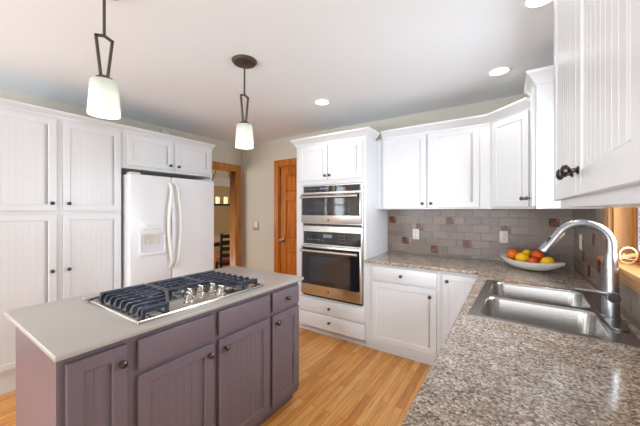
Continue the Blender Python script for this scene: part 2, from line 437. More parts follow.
for k in range(0, 8, 2): 
    for x0 in (a+st, a+st+pw+mid): dd.box(x0, x0+pw, Y0+.0005, Y1, zs[k], zs[k+1])
for z0, z1 in rows:
    for x0 in (a+st, a+st+pw+mid):
        dd.box(x0, x0+pw, Y0+.014, Y1-.01, z0, z1)
        dd.box(x0+.02, x0+pw-.02, Y0+.003, Y1-.012, z0+.02, z1-.02, .010)
door2 = struct(dd.build('door_2', M['pine']), 'orange pine six panel door beside the oven cabinet')
kb = MB(); kb.lathe([(0, 0), (.03, 0), (.03, .006), (.012, .010), (.011, .03), (.024, .036), (.029, .048), (.024, .060), (0, .064)], 20, Matrix.Translation((a+.06, Y0, .95)) @ Matrix.Rotation(PI/2, 4, 'X'))
tag(kb.build('door_knob', M['chrome'], door2), 'satin chrome knob')
for nm, bx in (('baseboard_back', (XL+.02, DX0-.091, YB-.015, YB)), ('baseboard_left', (XL, XL+.015, YF, .25))):
    struct(MB().box(*bx, 0, .09, .003).build(nm, M['trimz']))

# sink window
f = MB()
cy0, cy1 = WY0-.085, WY1+.085
f.box(XR-.02, XR, WY1, cy1, WZ0, WZ1+.09, .004); f.box(XR-.02, XR, cy0, WY0, WZ0, WZ1+.09, .004); f.box(XR-.02, XR, WY0, WY1, WZ1, WZ1+.09, .004)
f.box(XR, XR+.105, WY1-.014, WY1, WZ0, WZ1); f.box(XR, XR+.105, WY0, WY0+.014, WZ0, WZ1); f.box(XR, XR+.105, WY0+.014, WY1-.014, WZ1-.014, WZ1)
win = struct(f.build('window_1', M['trimlz']), 'oak framed window over the sink')
sl = MB(); sl.box(XR-.045, XR+.105, cy0-.015, cy1+.015, WZ0-.025, WZ0, .006, 2); sl.box(XR-.02, XR, cy0, cy1, WZ0-.085, WZ0-.025, .004)
sl.build('sill', M['trimy'], win)
sx0, sx1 = XR+.07, XR+.105
s_ = MB()
for y0, y1, z0, z1 in ((WY1-.060, WY1-.014, WZ0, WZ1-.014), (WY0+.014, WY0+.060, WZ0, WZ1-.014), (WY0+.06, WY1-.06, WZ0, WZ0+.05), (WY0+.06, WY1-.06, WZ1-.06, WZ1-.014)):
    s_.box(sx0, sx1, y0, y1, z0, z1, .003)
sa = s_.build('sash', M['sash'], win)
s2 = MB()
for y0, y1, z0, z1 in ((WY1-.075, WY1-.060, WZ0+.05, WZ1-.06), (WY0+.06, WY0+.075, WZ0+.05, WZ1-.06), (WY0+.075, WY1-.075, WZ0+.05, WZ0+.062), (WY0+.075, WY1-.075, WZ1-.072, WZ1-.06), (WY0+.075, WY1-.075, 1.44, 1.452)):
    s2.box(sx0+.006, sx1-.004, y0, y1, z0, z1)
s2.build('glazing_bar', M['sashclad'], sa)
MB().box(sx0+.016, sx0+.022, WY0+.06, WY1-.06, WZ0+.05, WZ1-.06).build('pane', M['glass'], sa)

# ---------------------------------------------------------------- cabinet parts (local frame: front looks to -Y, x runs to the right)
def knob(parent, x, z, y=-.021, m='pewter', r=.0155):
    k = MB().lathe([(0, 0), (.0095, 0), (.0095, .003), (.0055, .006), (.005, .015), (.010, .018), (r, .023), (r*.96, .029), (.008, .034), (0, .035)], 16,
                   Matrix.Translation((x, y, z)) @ Matrix.Rotation(PI/2, 4, 'X'))
    return k.build('knob', M[m], parent)
def door(parent, x0, x1, z0, z1, m, kn=None, stile=.049, name='door', step=.038):
    t0, t1 = -.0215, -.0010
    d = MB(); bv = .0022
    d.box(x0, x0+stile, t0, t1, z0, z1, bv); d.box(x1-stile, x1, t0, t1, z0, z1, bv)
    d.box(x0+stile-.003, x1-stile+.003, t0+.0004, t1, z0, z0+stile, bv); d.box(x0+stile-.003, x1-stile+.003, t0+.0004, t1, z1-stile, z1, bv)
    # sloped inner edge of the frame
    a, b, c, e = x0+stile-.001, x1-stile+.001, z0+stile-.001, z1-stile+.001
    q = .006; yp = t0+.005
    d.prism([(a, t0+.002), (a+q, yp), (a, yp)], 'z', c, e); d.prism([(b, t0+.002), (b, yp), (b-q, yp)], 'z', c, e)
    d.prism([(t0+.002, c), (yp, c), (yp, c+q)], 'x', a, b); d.prism([(t0+.002, e), (yp, e-q), (yp, e)], 'x', a, b)
    # grooved (beadboard) panel
    n = max(2, round((b-a)/step)); w_ = (b-a)/n; g = .0015
    pts = [(a, t1-.001), (a, yp)]
    for i in range(1, n):
        xc = a+i*w_
        pts += [(xc-g, yp), (xc-g*.4, yp+.0012), (xc+g*.4, yp+.0012), (xc+g, yp)]
    pts += [(b, yp), (b, t1-.001)]
    d.prism(pts, 'z', c, e)
    o = d.build(name, M[m], parent)
    if kn: knob(o, kn[0], kn[1])
    return o
def drawer(parent, x0, x1, z0, z1, m, kn=None):
    o = MB().box(x0, x1, -.0215, -.001, z0, z1, .004, 2).build('drawer', M[m], parent)
    if kn: knob(o, kn[0], kn[1])
    return o
def base_body(parent, w, d, top, m, toe=.078, x0=0.0):
    o = MB().prism([(0, toe), (0, top), (d, top), (d, 0), (.045, 0), (.045, toe)], 'x', x0, w).build('body', M[m], parent)
    return o
CROWN = [(0, 0), (.007, 0), (.010, .016), (.018, .022), (.044, .062), (.052, .066), (.056, .072), (.056, .086), (0, .086)]
def crown(path, z0, parent, m='white', sc=1.0, name='crown_molding'):
    P = [Vector(p) for p in path]; n = len(P); b = MB(); bm = b.bm; rings = []
    dirs = [(P[i+1]-P[i]).normalized() for i in range(n-1)]
    nor = [Vector((d.y, -d.x)) for d in dirs]
    for i in range(n):
        if i == 0: o = nor[0]
        elif i == n-1: o = nor[-1]
        else:
            s = nor[i-1]+nor[i]; o = s/(1+nor[i-1].dot(nor[i]))
        rings.append([bm.verts.new((P[i].x+o.x*p*sc, P[i].y+o.y*p*sc, z0+q*sc)) for p, q in CROWN])
    k = len(CROWN)
    for a, c in zip(rings[:-1], rings[1:]):
        for j in range(k): bm.faces.new((a[j], a[(j+1) % k], c[(j+1) % k], c[j]))
    bm.faces.new(rings[0][::-1]); bm.faces.new(rings[-1])
    bmesh.ops.recalc_face_normals(bm, faces=bm.faces[:])
    return b.build(name, M[m], parent)

# ---- pantry cabinets and cabinet over the refrigerator (front at x=-3.2, facing +X)
PX = -3.20; PT = 2.20
def pantry(y0, y1, d0, d1, kx, label):
    t = thing('pantry_cabinet', label, 'cabinet', (PX, y0, 0), PI/2, 'tall white pantry cabinets')
    base_body(t, y1-y0, .595, PT, 'white', .17)
    door(t, d0-y0, d1-y0, 1.405, 2.172, 'white', (kx-y0, 1.468), name='upper_door')
    door(t, d0-y0, d1-y0, .195, 1.375, 'white', (kx-y0, .905), name='lower_door')
    return t
pantry(.30, .795, .335, .775, .742, 'tall white pantry cabinet at far left with knobs on its right edge')
pantry(.7955, 1.262, .817, 1.25, .851, 'tall white pantry cabinet directly left of the refrigerator')
t = thing('refrigerator_cabinet', 'white two door wall cabinet above the refrigerator', 'cabinet', (PX, 1.2625, 0), PI/2)
y0 = 1.2625
b = MB(); b.box(0, 2.29-y0, 0, .595, 1.83, PT); b.build('body', M['white'], t)
MB().box(2.268-y0, 2.29-y0, .0, .595, 0, 1.83).build('side_panel', M['white'], t)
door(t, 1.308-y0, 1.769-y0, 1.862, 2.172, 'white', (1.735-y0, 1.905), stile=.05)
door(t, 1.798-y0, 2.258-y0, 1.862, 2.172, 'white', (1.832-y0, 1.905), stile=.05)
t = thing('crown_molding', 'long white crown molding along the tops of pantry and refrigerator cabinets', 'molding', (PX, .3, PT-.01))
c = crown([(PX+.0005, .30), (PX+.0005, 2.2905), (-3.795, 2.2905)], PT-.006, None, sc=.62)
bpy.data.objects.remove(t); tag(c, 'long white crown molding along the tops of pantry and refrigerator cabinets', 'molding')
bx = thing('junction_box', 'small white box on the wall above the refrigerator cabinet', 'box', (-3.8, 1.93, 2.3))
MB().box(.0, .07, 0, .10, .0, .15, .004).build('housing', M['outlet'], bx); MB().box(.07, .076, .008, .092, .01, .14, .002).build('cover', M['white'], bx)

# ---- refrigerator
rf = thing('refrigerator', 'white side by side refrigerator with ice dispenser', 'refrigerator', (-3.05, 1.272, 0), PI/2)
RW = .945
b = MB(); b.box(.012, RW-.012, .075, .72, .02, 1.765, .006); b.box(.02, RW-.02, .03, .09, 0.0, .085, .003); b.build('body', M['fridge'], rf)
sp = .415
def fdoor(x0, x1, name):
    return MB().box(x0, x1, 0, .070, .095, 1.765, .014, 3).build(name, M['fridge'], rf)
fd = fdoor(0, sp-.004, 'freezer_door'); rd = fdoor(sp+.004, RW, 'fresh_food_door')
for x0 in (.015, RW-.11): MB().box(x0, x0+.095, .02, .10, 1.766, 1.786, .006, 2).build('hinge_cover', M['fridgegrey'], rf)
def fhandle(par, x, sgn):
    pts = []; rr = []
    for i in range(25):
        q = i/24; z = .80+q*.90
        bow = math.sin(PI*q)
        pts.append((x+sgn*(.004+.036*bow**1.5), -.012-.05*min(1, 4*bow), z)); rr.append(.0175)
    o = MB().tube(pts, rr, 10).build('handle', M['handle'], par)
    return o
fhandle(fd, sp-.026, -1); fhandle(rd, sp+.026, 1)
# dispenser in the freezer door
x0, x1, z0, z1 = .085, .345, .955, 1.30
b = MB()
b.box(x0, x1, -.014, .001, 1.165, z1, .006, 2); b.box(x0, x0+.018, -.014, .001, z0, 1.17, .004); b.box(x1-.018, x1, -.014, .001, z0, 1.17, .004); b.box(x0, x1, -.020, .001, z0, z0+.028, .006, 2)
ds = b.build('dispenser', M['fridge'], fd)
MB().box(x0+.018, x1-.018, -.004, -.0005, z0+.028, 1.166).build('recess', mat('white_recess', (226, 228, 232), .4, noise=.01), ds)
for xx in (.125, .175, .245):
    p = MB(); p.box(xx, xx+.04, -.016, -.004, 1.120, 1.166, .003); p.prism([(-.004, 1.12), (-.018, 1.12), (-.010, 1.065), (-.004, 1.065)], 'x', xx+.008, xx+.032); p.build('paddle', M['fridgegrey'], ds)
for i in range(5):
    MB().box(.125+i*.036, .145+i*.036, -.017, -.013, 1.21, 1.222, .001).build('button', M['fridgegrey'], ds)
MB().box(.15, .28, -.0155, -.0135, 1.235, 1.262, .0005).build('display', M['handle'], ds)

# ---- oven cabinet (front at y=2.66)
OX0, OX1, OYF, OT = -2.130, -1.233, 2.685, 2.165
t = thing('oven_cabinet', 'tall white cabinet holding the two built in ovens', 'cabinet', (OX0, OYF, 0))
W_ = OX1-OX0
b = MB(); D = YB-OYF-.003
b.prism([(.0, .08), (.0, OT), (D, OT), (D, 0), (.05, 0), (.05, .08)], 'x', 0, .098-.003); b.prism([(.0, .08), (.0, OT), (D, OT), (D, 0), (.05, 0), (.05, .08)], 'x', W_-.031+.003, W_)
b.prism([(0, .08), (0, .424), (D, .424), (D, 0), (.05, 0), (.05, .08)], 'x', .095, W_-.028); b.box(.095, W_-.028, 0, D, 1.697, OT); b.box(.095, W_-.028, D-.02, D, .424, 1.697)
b.build('body', M['white'], t)
door(t, .046, .442, 1.745, 2.135, 'white', (.420, 1.79), stile=.052)
door(t, .450, W_-.040, 1.745, 2.135, 'white', (.478, 1.79), stile=.052)
drawer(t, .046, W_-.010, .256, .408, 'white', (.475, .333)); drawer(t, .046, W_-.010, .088, .250, 'white', (.475, .180))
cc = crown([(OX0, YB-.003), (OX0, OYF), (OX1, OYF), (OX1, 2.91)], OT-.012, None); cc.parent = t
cc.matrix_parent_inverse = Matrix.Translation((-OX0, -OYF, 0))

OVX0, OVX1 = -2.031, -1.265; OW = OVX1-OVX0
def emblem(par, x, y, z, r=.013):
    mx = Matrix.Translation((x, y, z)) @ Matrix.Rotation(PI/2, 4, 'X')
    e = MB().lathe([(0, 0), (r, 0), (r, .002), (0, .002)], 20, mx).build('emblem', M['emblem'], par)
    rg = MB().lathe([(r*.80, .002), (r*.9, .002), (r*.9, .0026), (r*.80, .0026)], 20, mx, closed=True)
    for a in range(4):
        q = a*PI/2+.4
        rg.tube([(r*.62*math.cos(q+u*.9), r*.62*math.sin(q+u*.9), .0024) for u in (0, .33, .66, 1)], .0008, 5, mx)
    rg.tube([(-r*.35, r*.1, .0024), (-r*.1, r*.3, .0024), (-r*.1, -r*.3, .0024), (r*.15, r*.25, .0024), (r*.3, -r*.2, .0024)], .0007, 5, mx)
    rg.build('monogram', M['steel'], e)
def oven(name, label, z0, z1, ctl, glass, hz, wz, kind):
    """ctl: control panel z range; glass: dark glass z range on the door; hz: handle height"""
    o = thing(name, label, 'oven', (OVX0, OYF, z0))
    Z = lambda z: z-z0
    b = MB(); b.box(.004, OW-.004, 0.0, .56, .002, z1-z0-.002); b.box(0, OW, -.012, -.001, 0, z1-z0, .003); b.build('body', M['steel'], o)
    cp = MB().box(.022, OW-.022, -.022, -.012, Z(ctl[0]), Z(ctl[1]), .003).build('control_panel', M['blackglass'], o)
    if kind == 'upper':
        kb = MB().lathe([(0, 0), (.030, 0), (.030, .004), (.025, .006), (.024, .018), (0, .020)], 24, Matrix.Translation((OW*.565, -.022, Z((ctl[0]+ctl[1])/2))) @ Matrix.Rotation(PI/2, 4, 'X'))
        kb.build('dial', M['pewter'], cp)
        MB().box(OW*.32, OW*.47, -.0226, -.022, Z(ctl[0])+.028, Z(ctl[1])-.02).build('display', M['display'], cp)
        for i in range(5): MB().box(OW*.07+i*.034, OW*.07+i*.034+.018, -.0226, -.022, Z(ctl[0])+.032, Z(ctl[0])+.040).build('button', M['display'], cp)
    else:
        MB().box(OW*.38, OW*.53, -.0226, -.022, Z(ctl[0])+.075, Z(ctl[1])-.025).build('display', M['display'], cp)
        for i in range(3):
            for j in range(3): MB().box(OW*.64+i*.032, OW*.64+i*.032+.011, -.0226, -.022, Z(ctl[0])+.03+j*.035, Z(ctl[0])+.037+j*.035).build('button', M['display'], cp)
        for i in range(5): MB().box(OW*.1+i*.05, OW*.1+i*.05+.022, -.0226, -.022, Z(ctl[0])+.045, Z(ctl[0])+.052).build('button', M['display'], cp)
    dz0 = .028; dz1 = Z(ctl[0])-.016
    d = MB().box(.004, OW-.004, -.046, -.013, dz0, dz1, .004, 2).build('door', M['steel'], o)
    MB().box(.018, OW-.018, -.0485, -.046, Z(glass[0]), Z(glass[1]), .001).build('glass', M['blackglass'], d)
    wf = MB(); wx0, wx1 = wz[0], OW-wz[0]; e = .006
    win_ = mat('oven_window', (44, 46, 52), .04, noise=.05, nscale=4, coat=.5)
    MB().box(wx0, wx1, -.0492, -.0485, Z(wz[1]), Z(wz[2]), .0003).build('window', win_, d)
    h = MB(); hy = -.092
    h.tube([(.028, hy, Z(hz)), (OW-.028, hy, Z(hz))], .0155, 14)
    for xx in (.05, OW-.05): h.box(xx-.012, xx+.012, hy, -.045, Z(hz)-.010, Z(hz)+.010, .003)
    h.build('handle', M['steel'], d)
    MB().box(.01, OW-.01, -.016, -.004, .002, .022, .002).build('vent', M['black'], o)
    emblem(d, OW*.485, -.0462, Z(glass[0])-.058 if kind == 'lower' else Z(glass[0])-.05)
    return o
oven('wall_oven', 'stainless upper wall oven with round dial on its control strip', 1.236, 1.692, (1.612, 1.678), (1.352, 1.585), 1.555, (.13, 1.385, 1.515), 'upper')
oven('wall_oven', 'large stainless lower wall oven above the two white drawers', .430, 1.232, (1.030, 1.168), (.575, .992), .958, (.12, .63, .89), 'lower')

# ---- base cabinets under the back counter
t = thing('base_cabinet', 'white base cabinet with one drawer over a door beside the ovens', 'cabinet', (OX1+.002, OYF, 0))
q = OX1+.002; base_body(t, -.520-q, YB-OYF-.003, 0.883, 'white')
drawer(t, -1.157-q, -.554-q, .722, .856, 'white', (-.865-q, .79))
door(t, -1.157-q, -.554-q, .125, .702, 'white', (-.605-q, .64))
t = thing('base_cabinet', 'white corner base cabinet with a single door and no drawer', 'cabinet', (-.518, OYF, 0))
base_body(t, -.170+.518, YB-OYF-.003, 0.883, 'white')
door(t, .018, .318, .125, .856, 'white', (.055, .80))
# sink run: open carcass so that the bowls hang free
t = thing('sink_cabinet', 'white base cabinet under the sink counter', 'cabinet', (-.168, 2.680, 0), -PI/2)
L = 2.680+.55
b = MB(); b.prism([(0, .085), (0, 0.883), (.02, 0.883), (.02, .105), (.60, .105), (.60, .085)], 'x', 0, L); b.box(0, .02, .021, .60, .10, 0.883); b.box(L-.02, L, .021, .60, .10, 0.883); b.box(0, L, .601, .618, .0, 0.883); b.box(0, L, .06, .08, 0, .0849)
b.build('body', M['white'], t)
xx = .06
while xx+.44 < L:
    door(t, xx, xx+.43, .155, .856, 'white', (xx+.39, .80)); xx += .45

# ---- granite counter with sink cut-out
CT = .914
sxa, sxb, sya, syb = -.165, .412, 1.508, 2.355
xs = [OX1+.0015, -.216, sxa+.016, sxb-.016, XR-.012]; ys = [-.55, sya+.016, syb-.016, 2.638, YB-.012]
keep = [(i, 3) for i in range(4)]+[(i, j) for i in (1, 2, 3) for j in (0, 1, 2) if not (i == 2 and j == 1)]
ct = MB().slab(xs, ys, keep, CT-.030, CT).build('countertop', M['granite'])
tag(ct, 'speckled brown granite L shaped counter around the sink', 'countertop')
bv = ct.modifiers.new('bevel', 'BEVEL'); bv.width = .006; bv.segments = 3; bv.limit_method = 'ANGLE'; bv.angle_limit = .8

# ---- tile backsplash (back run and side run)
bs = thing('tile_backsplash', 'taupe brick pattern tile backsplash with small red mosaic accents', 'backsplash', (-.39, YB, CT))
Zr = [.946+.0785*k for k in range(-1, 7)]
TOP = 1.421
# accents as (u, row) on the two walls
ACB = [(-1.172, 5), (-.545, 5), (-.859, 4), (-1.018, 2), (-.384, 2), (-.701, 1), (-.050, 4), (.312, 5)]
ACR = [(2.567, 4), (2.934, 3), (2.898, 2), (2.425, 2), (2.698, 1)]
def tiles(u0, u1, ztop, acc, put, off0):
    g = .003; TW = .1535; H_ = .0785
    for k in range(0, 7):
        z0 = .946-.0785+.0785*k; z1 = z0+H_
        cuts = sorted([(u-H_/2, u+H_/2) for u, r in acc if r == k])
        x = u0-((off0+(k % 2)*.5) % 1)*TW
        segs = []
        while x < u1:
            a, b = max(x, u0), min(x+TW, u1)
            if b-a > .004:
                pieces = [(a, b)]
                for c0, c1 in cuts:
                    np_ = []
                    for p0, p1 in pieces:
                        if c1 <= p0 or c0 >= p1: np_.append((p0, p1))
                        else:
                            if c0-p0 > .006: np_.append((p0, c0))
                            if p1-c1 > .006: np_.append((c1, p1))
                    pieces = np_
                segs += pieces
            x += TW
        zz0, zz1 = max(z0, CT+.001), min(z1, ztop(k))
        if zz1-zz0 < .008: continue
        for p0, p1 in segs: put(p0+g/2, p1-g/2, zz0+g/2, zz1-g/2)
tb = MB(); grt = MB()
OXc, OYc, OZc = -.39, YB, CT
mxw = Matrix.Translation((-OXc, -OYc, -OZc))
tiles(OX1+.002, XR-.010, lambda k: TOP, ACB, lambda a, b, c, d: tb.box(a, b, YB-.0105, YB-.002, c, d, .0014), .15)
grt.box(OX1+.002, XR-.001, YB-.0075, YB-.001, CT+.0008, TOP-.001)
def putr(a, b, c, d): tb.box(XR-.0105, XR-.002, a, b, c, d, .0014)
tiles(cy1+.002, YB-.011, lambda k: TOP, ACR, putr, .4)
tiles(-.5, cy1+.002, lambda k: WZ0-.087, [], putr, .2)
grt.box(XR-.0075, XR-.001, cy1+.002, YB-.008, CT+.0008, TOP-.001); grt.box(XR-.0075, XR-.001, -.5, cy1+.002, CT+.0008, WZ0-.087)
tb.build('tile_field', M['tile'], bs, mx=mxw); grt.build('grout', M['grout'], bs, mx=mxw)
def accent(u, row, side):
    zc = .946-.0785+.0785*(row+.5); h = .0785; n = 3; s_ = h/n; a = MB()
    for i in range(n):
        for j in range(n):
            a0 = u-h/2+i*s_+.0007; a1 = a0+s_-.0014; c0 = zc-h/2+j*s_+.0007; c1 = c0+s_-.0014
            if side: a.box(XR-.0115, XR-.002, a0, a1, c0, c1, .001)
            else: a.box(a0, a1, YB-.0115, YB-.002, c0, c1, .001)
    a.build('accent_tile', M['accent'], bs, mx=mxw)
for u, r in ACB: accent(u, r, 0)
for u, r in ACR: accent(u, r, 1)

# ---- wall plates
def plate(name, label, cat, loc, rz, w, h, m, kind, group=None):
    o = thing(name, label, cat, loc, rz, group)
    pl = MB().box(-w/2, w/2, -.007, 0, -h/2, h/2, .003, 2).build('plate', M[m], o)
    if kind == 'outlet':
        for zc in (-.022, .022):
            rcp = MB().box(-.016, .016, -.009, -.006, zc-.014, zc+.014, .004, 2).build('receptacle', M[m], o)
            sl = MB()
            for xx in (-.006, .006): sl.box(xx-.0012, xx+.0012, -.0094, -.0088, zc-.004, zc+.006)
            sl.lathe([(0, 0), (.0022, 0), (.0022, .0006), (0, .0006)], 8, Matrix.Translation((0, -.0088, zc-.009)) @ Matrix.Rotation(PI/2, 4, 'X'))
            sl.build('slot', M['black'], rcp)
    else:
        for xx in kind:
            MB().box(xx-.016, xx+.016, -.0095, -.006, -.033, .033, .002).build('rocker', M[m], o)
    return o
plate('electrical_outlet', 'ivory outlet on the backsplash nearest the ovens', 'outlet', (-.899, YB-.0112, 1.142), 0, .072, .116, 'outlet', 'outlet', 'backsplash outlets')
plate('electrical_outlet', 'ivory outlet on the backsplash left of the fruit bowl', 'outlet', (-.065, YB-.0112, 1.152), 0, .072, .116, 'outlet', 'outlet', 'backsplash outlets')
plate('light_switch', 'ivory switch plate on the side wall behind the faucet', 'switch', (XR-.0112, 2.965, 1.165), -PI/2, .072, .116, 'outlet', (0,))
plate('light_switch', 'pewter double switch plate between the doorway and pine door', 'switch', (-3.46, YB-.0002, 1.152), 0, .128, .135, 'pplate', (-.026, .026))

# ---- wall cabinets
UY = 2.975; UZ = 1.421; UT = 2.185
q = OX1+.001
t = thing('wall_cabinet', 'white two door wall cabinet between the oven cabinet and corner', 'cabinet', (q, UY, UZ))
Z = lambda z: z-UZ
MB().box(0, -.158-q, 0, YB-UY-.003, 0, UT-UZ).build('body', M['white'], t)
door(t, -1.160-q, -.712-q, Z(1.436), Z(2.168), 'white', (-.742-q, Z(1.476)))
door(t, -.690-q, -.245-q, Z(1.436), Z(2.168), 'white', (-.660-q, Z(1.476)))
# diagonal corner cabinet
r2 = math.sqrt(.5); t = thing('corner_wall_cabinet', 'white wall cabinet set diagonally across the corner', 'cabinet', (-.157, UY, UZ), -PI/4)
def loc45(x, y):
    dx, dy = x+.157, y-UY; return (dx*r2-dy*r2, dx*r2+dy*r2)
poly = [loc45(*p) for p in ((-.157, UY), (.13, 2.688), (XR-.003, 2.688), (XR-.003, YB-.003), (-.157, YB-.003))]
MB().prism(poly, 'z', 0, UT-UZ).build('body', M['white'], t)
door(t, .035, .385, Z(1.436), Z(2.168), 'white', (.352, Z(1.50)))
c = crown([(OX1+.060, UY), (-.157, UY), (.128, 2.690)], UT-.012, None)
tag(c, 'white crown molding along the back wall and diagonal corner cabinets', 'molding')
# narrow cabinet at the window
NT = 2.262
t = thing('narrow_wall_cabinet', 'narrow tall white wall cabinet beside the sink window', 'cabinet', (.135, 2.686, UZ), -PI/2)
MB().box(0, 2.686-2.40, 0, XR-.138, 0, NT-UZ, .001).build('body', M['white'], t)
door(t, .015, .270, Z(1.436), Z(NT-.02), 'white', (.05, Z(1.50)))
cc = crown([(XR-.003, 2.686), (.135, 2.686), (.135, 2.40), (XR-.003, 2.40)], NT-.012, None); cc.parent = t
cc.matrix_parent_inverse = (Matrix.Translation((.135, 2.686, UZ)) @ Matrix.Rotation(-PI/2, 4, 'Z')).inverted()
# near cabinet with the paired doors, at the camera's right
t = thing('wall_cabinet', 'large white two door wall cabinet nearest the camera at upper right', 'cabinet', (.152, 1.392, UZ), -PI/2)
MB().box(0, 1.392-.45, 0, XR-.155, 0, NT-UZ, .0015).build('body', M['white'], t)
door(t, .004, .4525, Z(1.447), Z(NT-.02), 'white', (.412, Z(1.506)), stile=.058)
door(t, .4575, .905, Z(1.447), Z(NT-.02), 'white', (.492, Z(1.506)), stile=.058)
cc = crown([(XR-.003, 1.392), (.152, 1.392), (.152, .45), (XR-.003, .45)], NT-.012, None); cc.parent = t
cc.matrix_parent_inverse = (Matrix.Translation((.152, 1.392, UZ)) @ Matrix.Rotation(-PI/2, 4, 'Z')).inverted()

# ---- island
IX, IY0, IY1 = -1.322, .320, 1.682
t = thing('kitchen_island', 'mauve grey beadboard island cabinet under the cooktop', 'island', (IX, IY0, 0), PI/2)
W_ = IY1-IY0
b = MB(); b.prism([(0, .08), (0, .892), (.58, .892), (.58, 0), (.05, 0), (.05, .08)], 'x', 0, W_); b.build('body', M['mauve'], t)
y = lambda v: v-IY0
door(t, y(.343), y(.536), .115, .866, 'mauve', (y(.512), .800), stile=.05)
drawer(t, y(.578), y(.943), .738, .866, 'mauve'); door(t, y(.578), y(.943), .115, .714, 'mauve', (y(.915), .665))
drawer(t, y(.977), y(1.362), .738, .866, 'mauve'); door(t, y(.977), y(1.362), .115, .714, 'mauve', (y(1.012), .665))
drawer(t, y(1.392), y(1.668), .738, .866, 'mauve', (y(1.53), .803)); door(t, y(1.392), y(1.668), .115, .714, 'mauve', (y(1.425), .665), stile=.05)
it = MB().box(-2.085, -1.287, .308, 1.712, .8925, CT, .006, 3).build('island_countertop', M['islandtop'])
tag(it, 'beige solid surface top of the island', 'countertop')

# ---- cooktop (local: x along the island, front looks +X)
ck = thing('gas_cooktop', 'stainless five burner gas cooktop with black grates set in the island', 'cooktop', (-1.34, .590, CT), PI/2)
CW, CD = .765, .535
b = MB(); b.box(0, CW, 0, CD, .0005, .010, .004, 2)
for x0, x1, y0, y1 in ((0, CW, 0, .016), (0, CW, CD-.016, CD), (0, .016, 0, CD), (CW-.016, CW, 0, CD)): b.box(x0, x1, y0, y1, .006, .016, .004, 2)
b.build('pan', M['steel'], ck)
BR = [(.155, .15, .040), (.155, .385, .034), (.385, .36, .050), (.615, .15, .034), (.615, .385, .040)]
for x, yv, r in BR:
    bb = MB().lathe([(r+.012, .010), (r+.012, .016), (r, .020), (r, .026), (0, .026)], 24, Matrix.Translation((x, yv, 0))).build('burner', M['steel'], ck)
    MB().lathe([(0, .0262), (r*.9, .0262), (r*.9, .032), (r*.7, .036), (0, .037)], 24, Matrix.Translation((x, yv, 0))).build('burner_cap', M['burner'], bb)
def grate(x0, x1, y0, y1, n, outer):
    """outer 1: fingers droop at x0, the inner front corner is cut away; -1: mirrored; 2: plain middle grate"""
    g = MB(); z = .046; bw = .0105; cut, cd = .115, .22
    def inner(yv):
        k = max(0, 1-(yv-y0)/cd)*cut
        return k
    for i in range(n):
        yv = y0+(y1-y0)*(i+.5)/n
        a, b = x0+.008, x1-.008
        if outer == 1: b -= inner(yv)
        if outer == -1: a += inner(yv)
        g.box(a, b, yv-bw/2, yv+bw/2, z-.006, z+.007, .003)
        for xo, sg in ((x0, 1), (x1, -1)):
            if outer == sg: g.prism([(xo, .016), (xo+sg*.012, .016), (xo+sg*.026, z-.006), (xo+sg*.026, z+.007), (xo+sg*.010, z+.007), (xo, z-.004)], 'y', yv-bw/2, yv+bw/2)
    for xc in (x0+.055, (x0+x1)/2): g.box(xc-.006, xc+.006, y0+.006, y1-.006, z-.012, z-.001, .002)
    a, b = x0+.006, x1-.006
    g.box(a, b, y1-.014, y1, z-.014, z+.008, .003)
    if outer == 1: b -= cut-.006
    if outer == -1: a += cut-.006
    g.box(a, b, y0, y0+.014, z-.014, z+.008, .003)
    feet = [(x0+.004, y0), (x0+.004, y1-.016), (x1-.020, y0), (x1-.020, y1-.016)]
    if outer == 1:
        g.bar((x1-cut, y0+.007, z-.003), (x1-.007, y0+cd, z-.003), .014, .022); g.box(x1-.014, x1, y0+cd-.01, y1, z-.014, z+.006, .003); feet[2] = (x1-cut-.012, y0)
    elif outer == -1:
        g.bar((x0+cut, y0+.007, z-.003), (x0+.007, y0+cd, z-.003), .014, .022); g.box(x0, x0+.014, y0+cd-.01, y1, z-.014, z+.006, .003); feet[0] = (x0+cut-.004, y0)
    else:
        for xc in (x0, x1-.014): g.box(xc, xc+.014, y0, y1, z-.014, z+.006, .003)
    for fx, fy in feet: g.box(fx, fx+.016, fy, fy+.016, .0102, z, .003)
    return g.build('grate', M['iron'], ck)
grate(.028, .265, .030, .505, 8, 1)
grate(.270, .495, .245, .505, 4, 2)
grate(.500, .737, .030, .505, 8, -1)
for x, yv in ((.292, .092), (.338, .160), (.415, .172), (.480, .150), (.545-.065, .072)):
    mx = Matrix.Translation((x, yv, .010))
    kb = MB(); kb.lathe([(0, 0), (.027, 0), (.027, .006), (.022, .010), (.020, .032), (0, .033)], 20, mx); kb.box(-.006, .006, -.022, .022, .032, .050, .003, 2, mx)
    kb.build('knob', M['steel'], ck)
dv = thing('downdraft_vent', 'long raised steel vent strip behind the gas cooktop', 'vent', (-1.895, .585, CT), PI/2)
MB().box(.015, CW-.015, .004, .052, 0.0005, .014, .003).build('base', M['black'], dv)
MB().box(-.012, CW+.008, 0, .058, .014, .024, .004, 2).build('cover', M['steel'], dv)

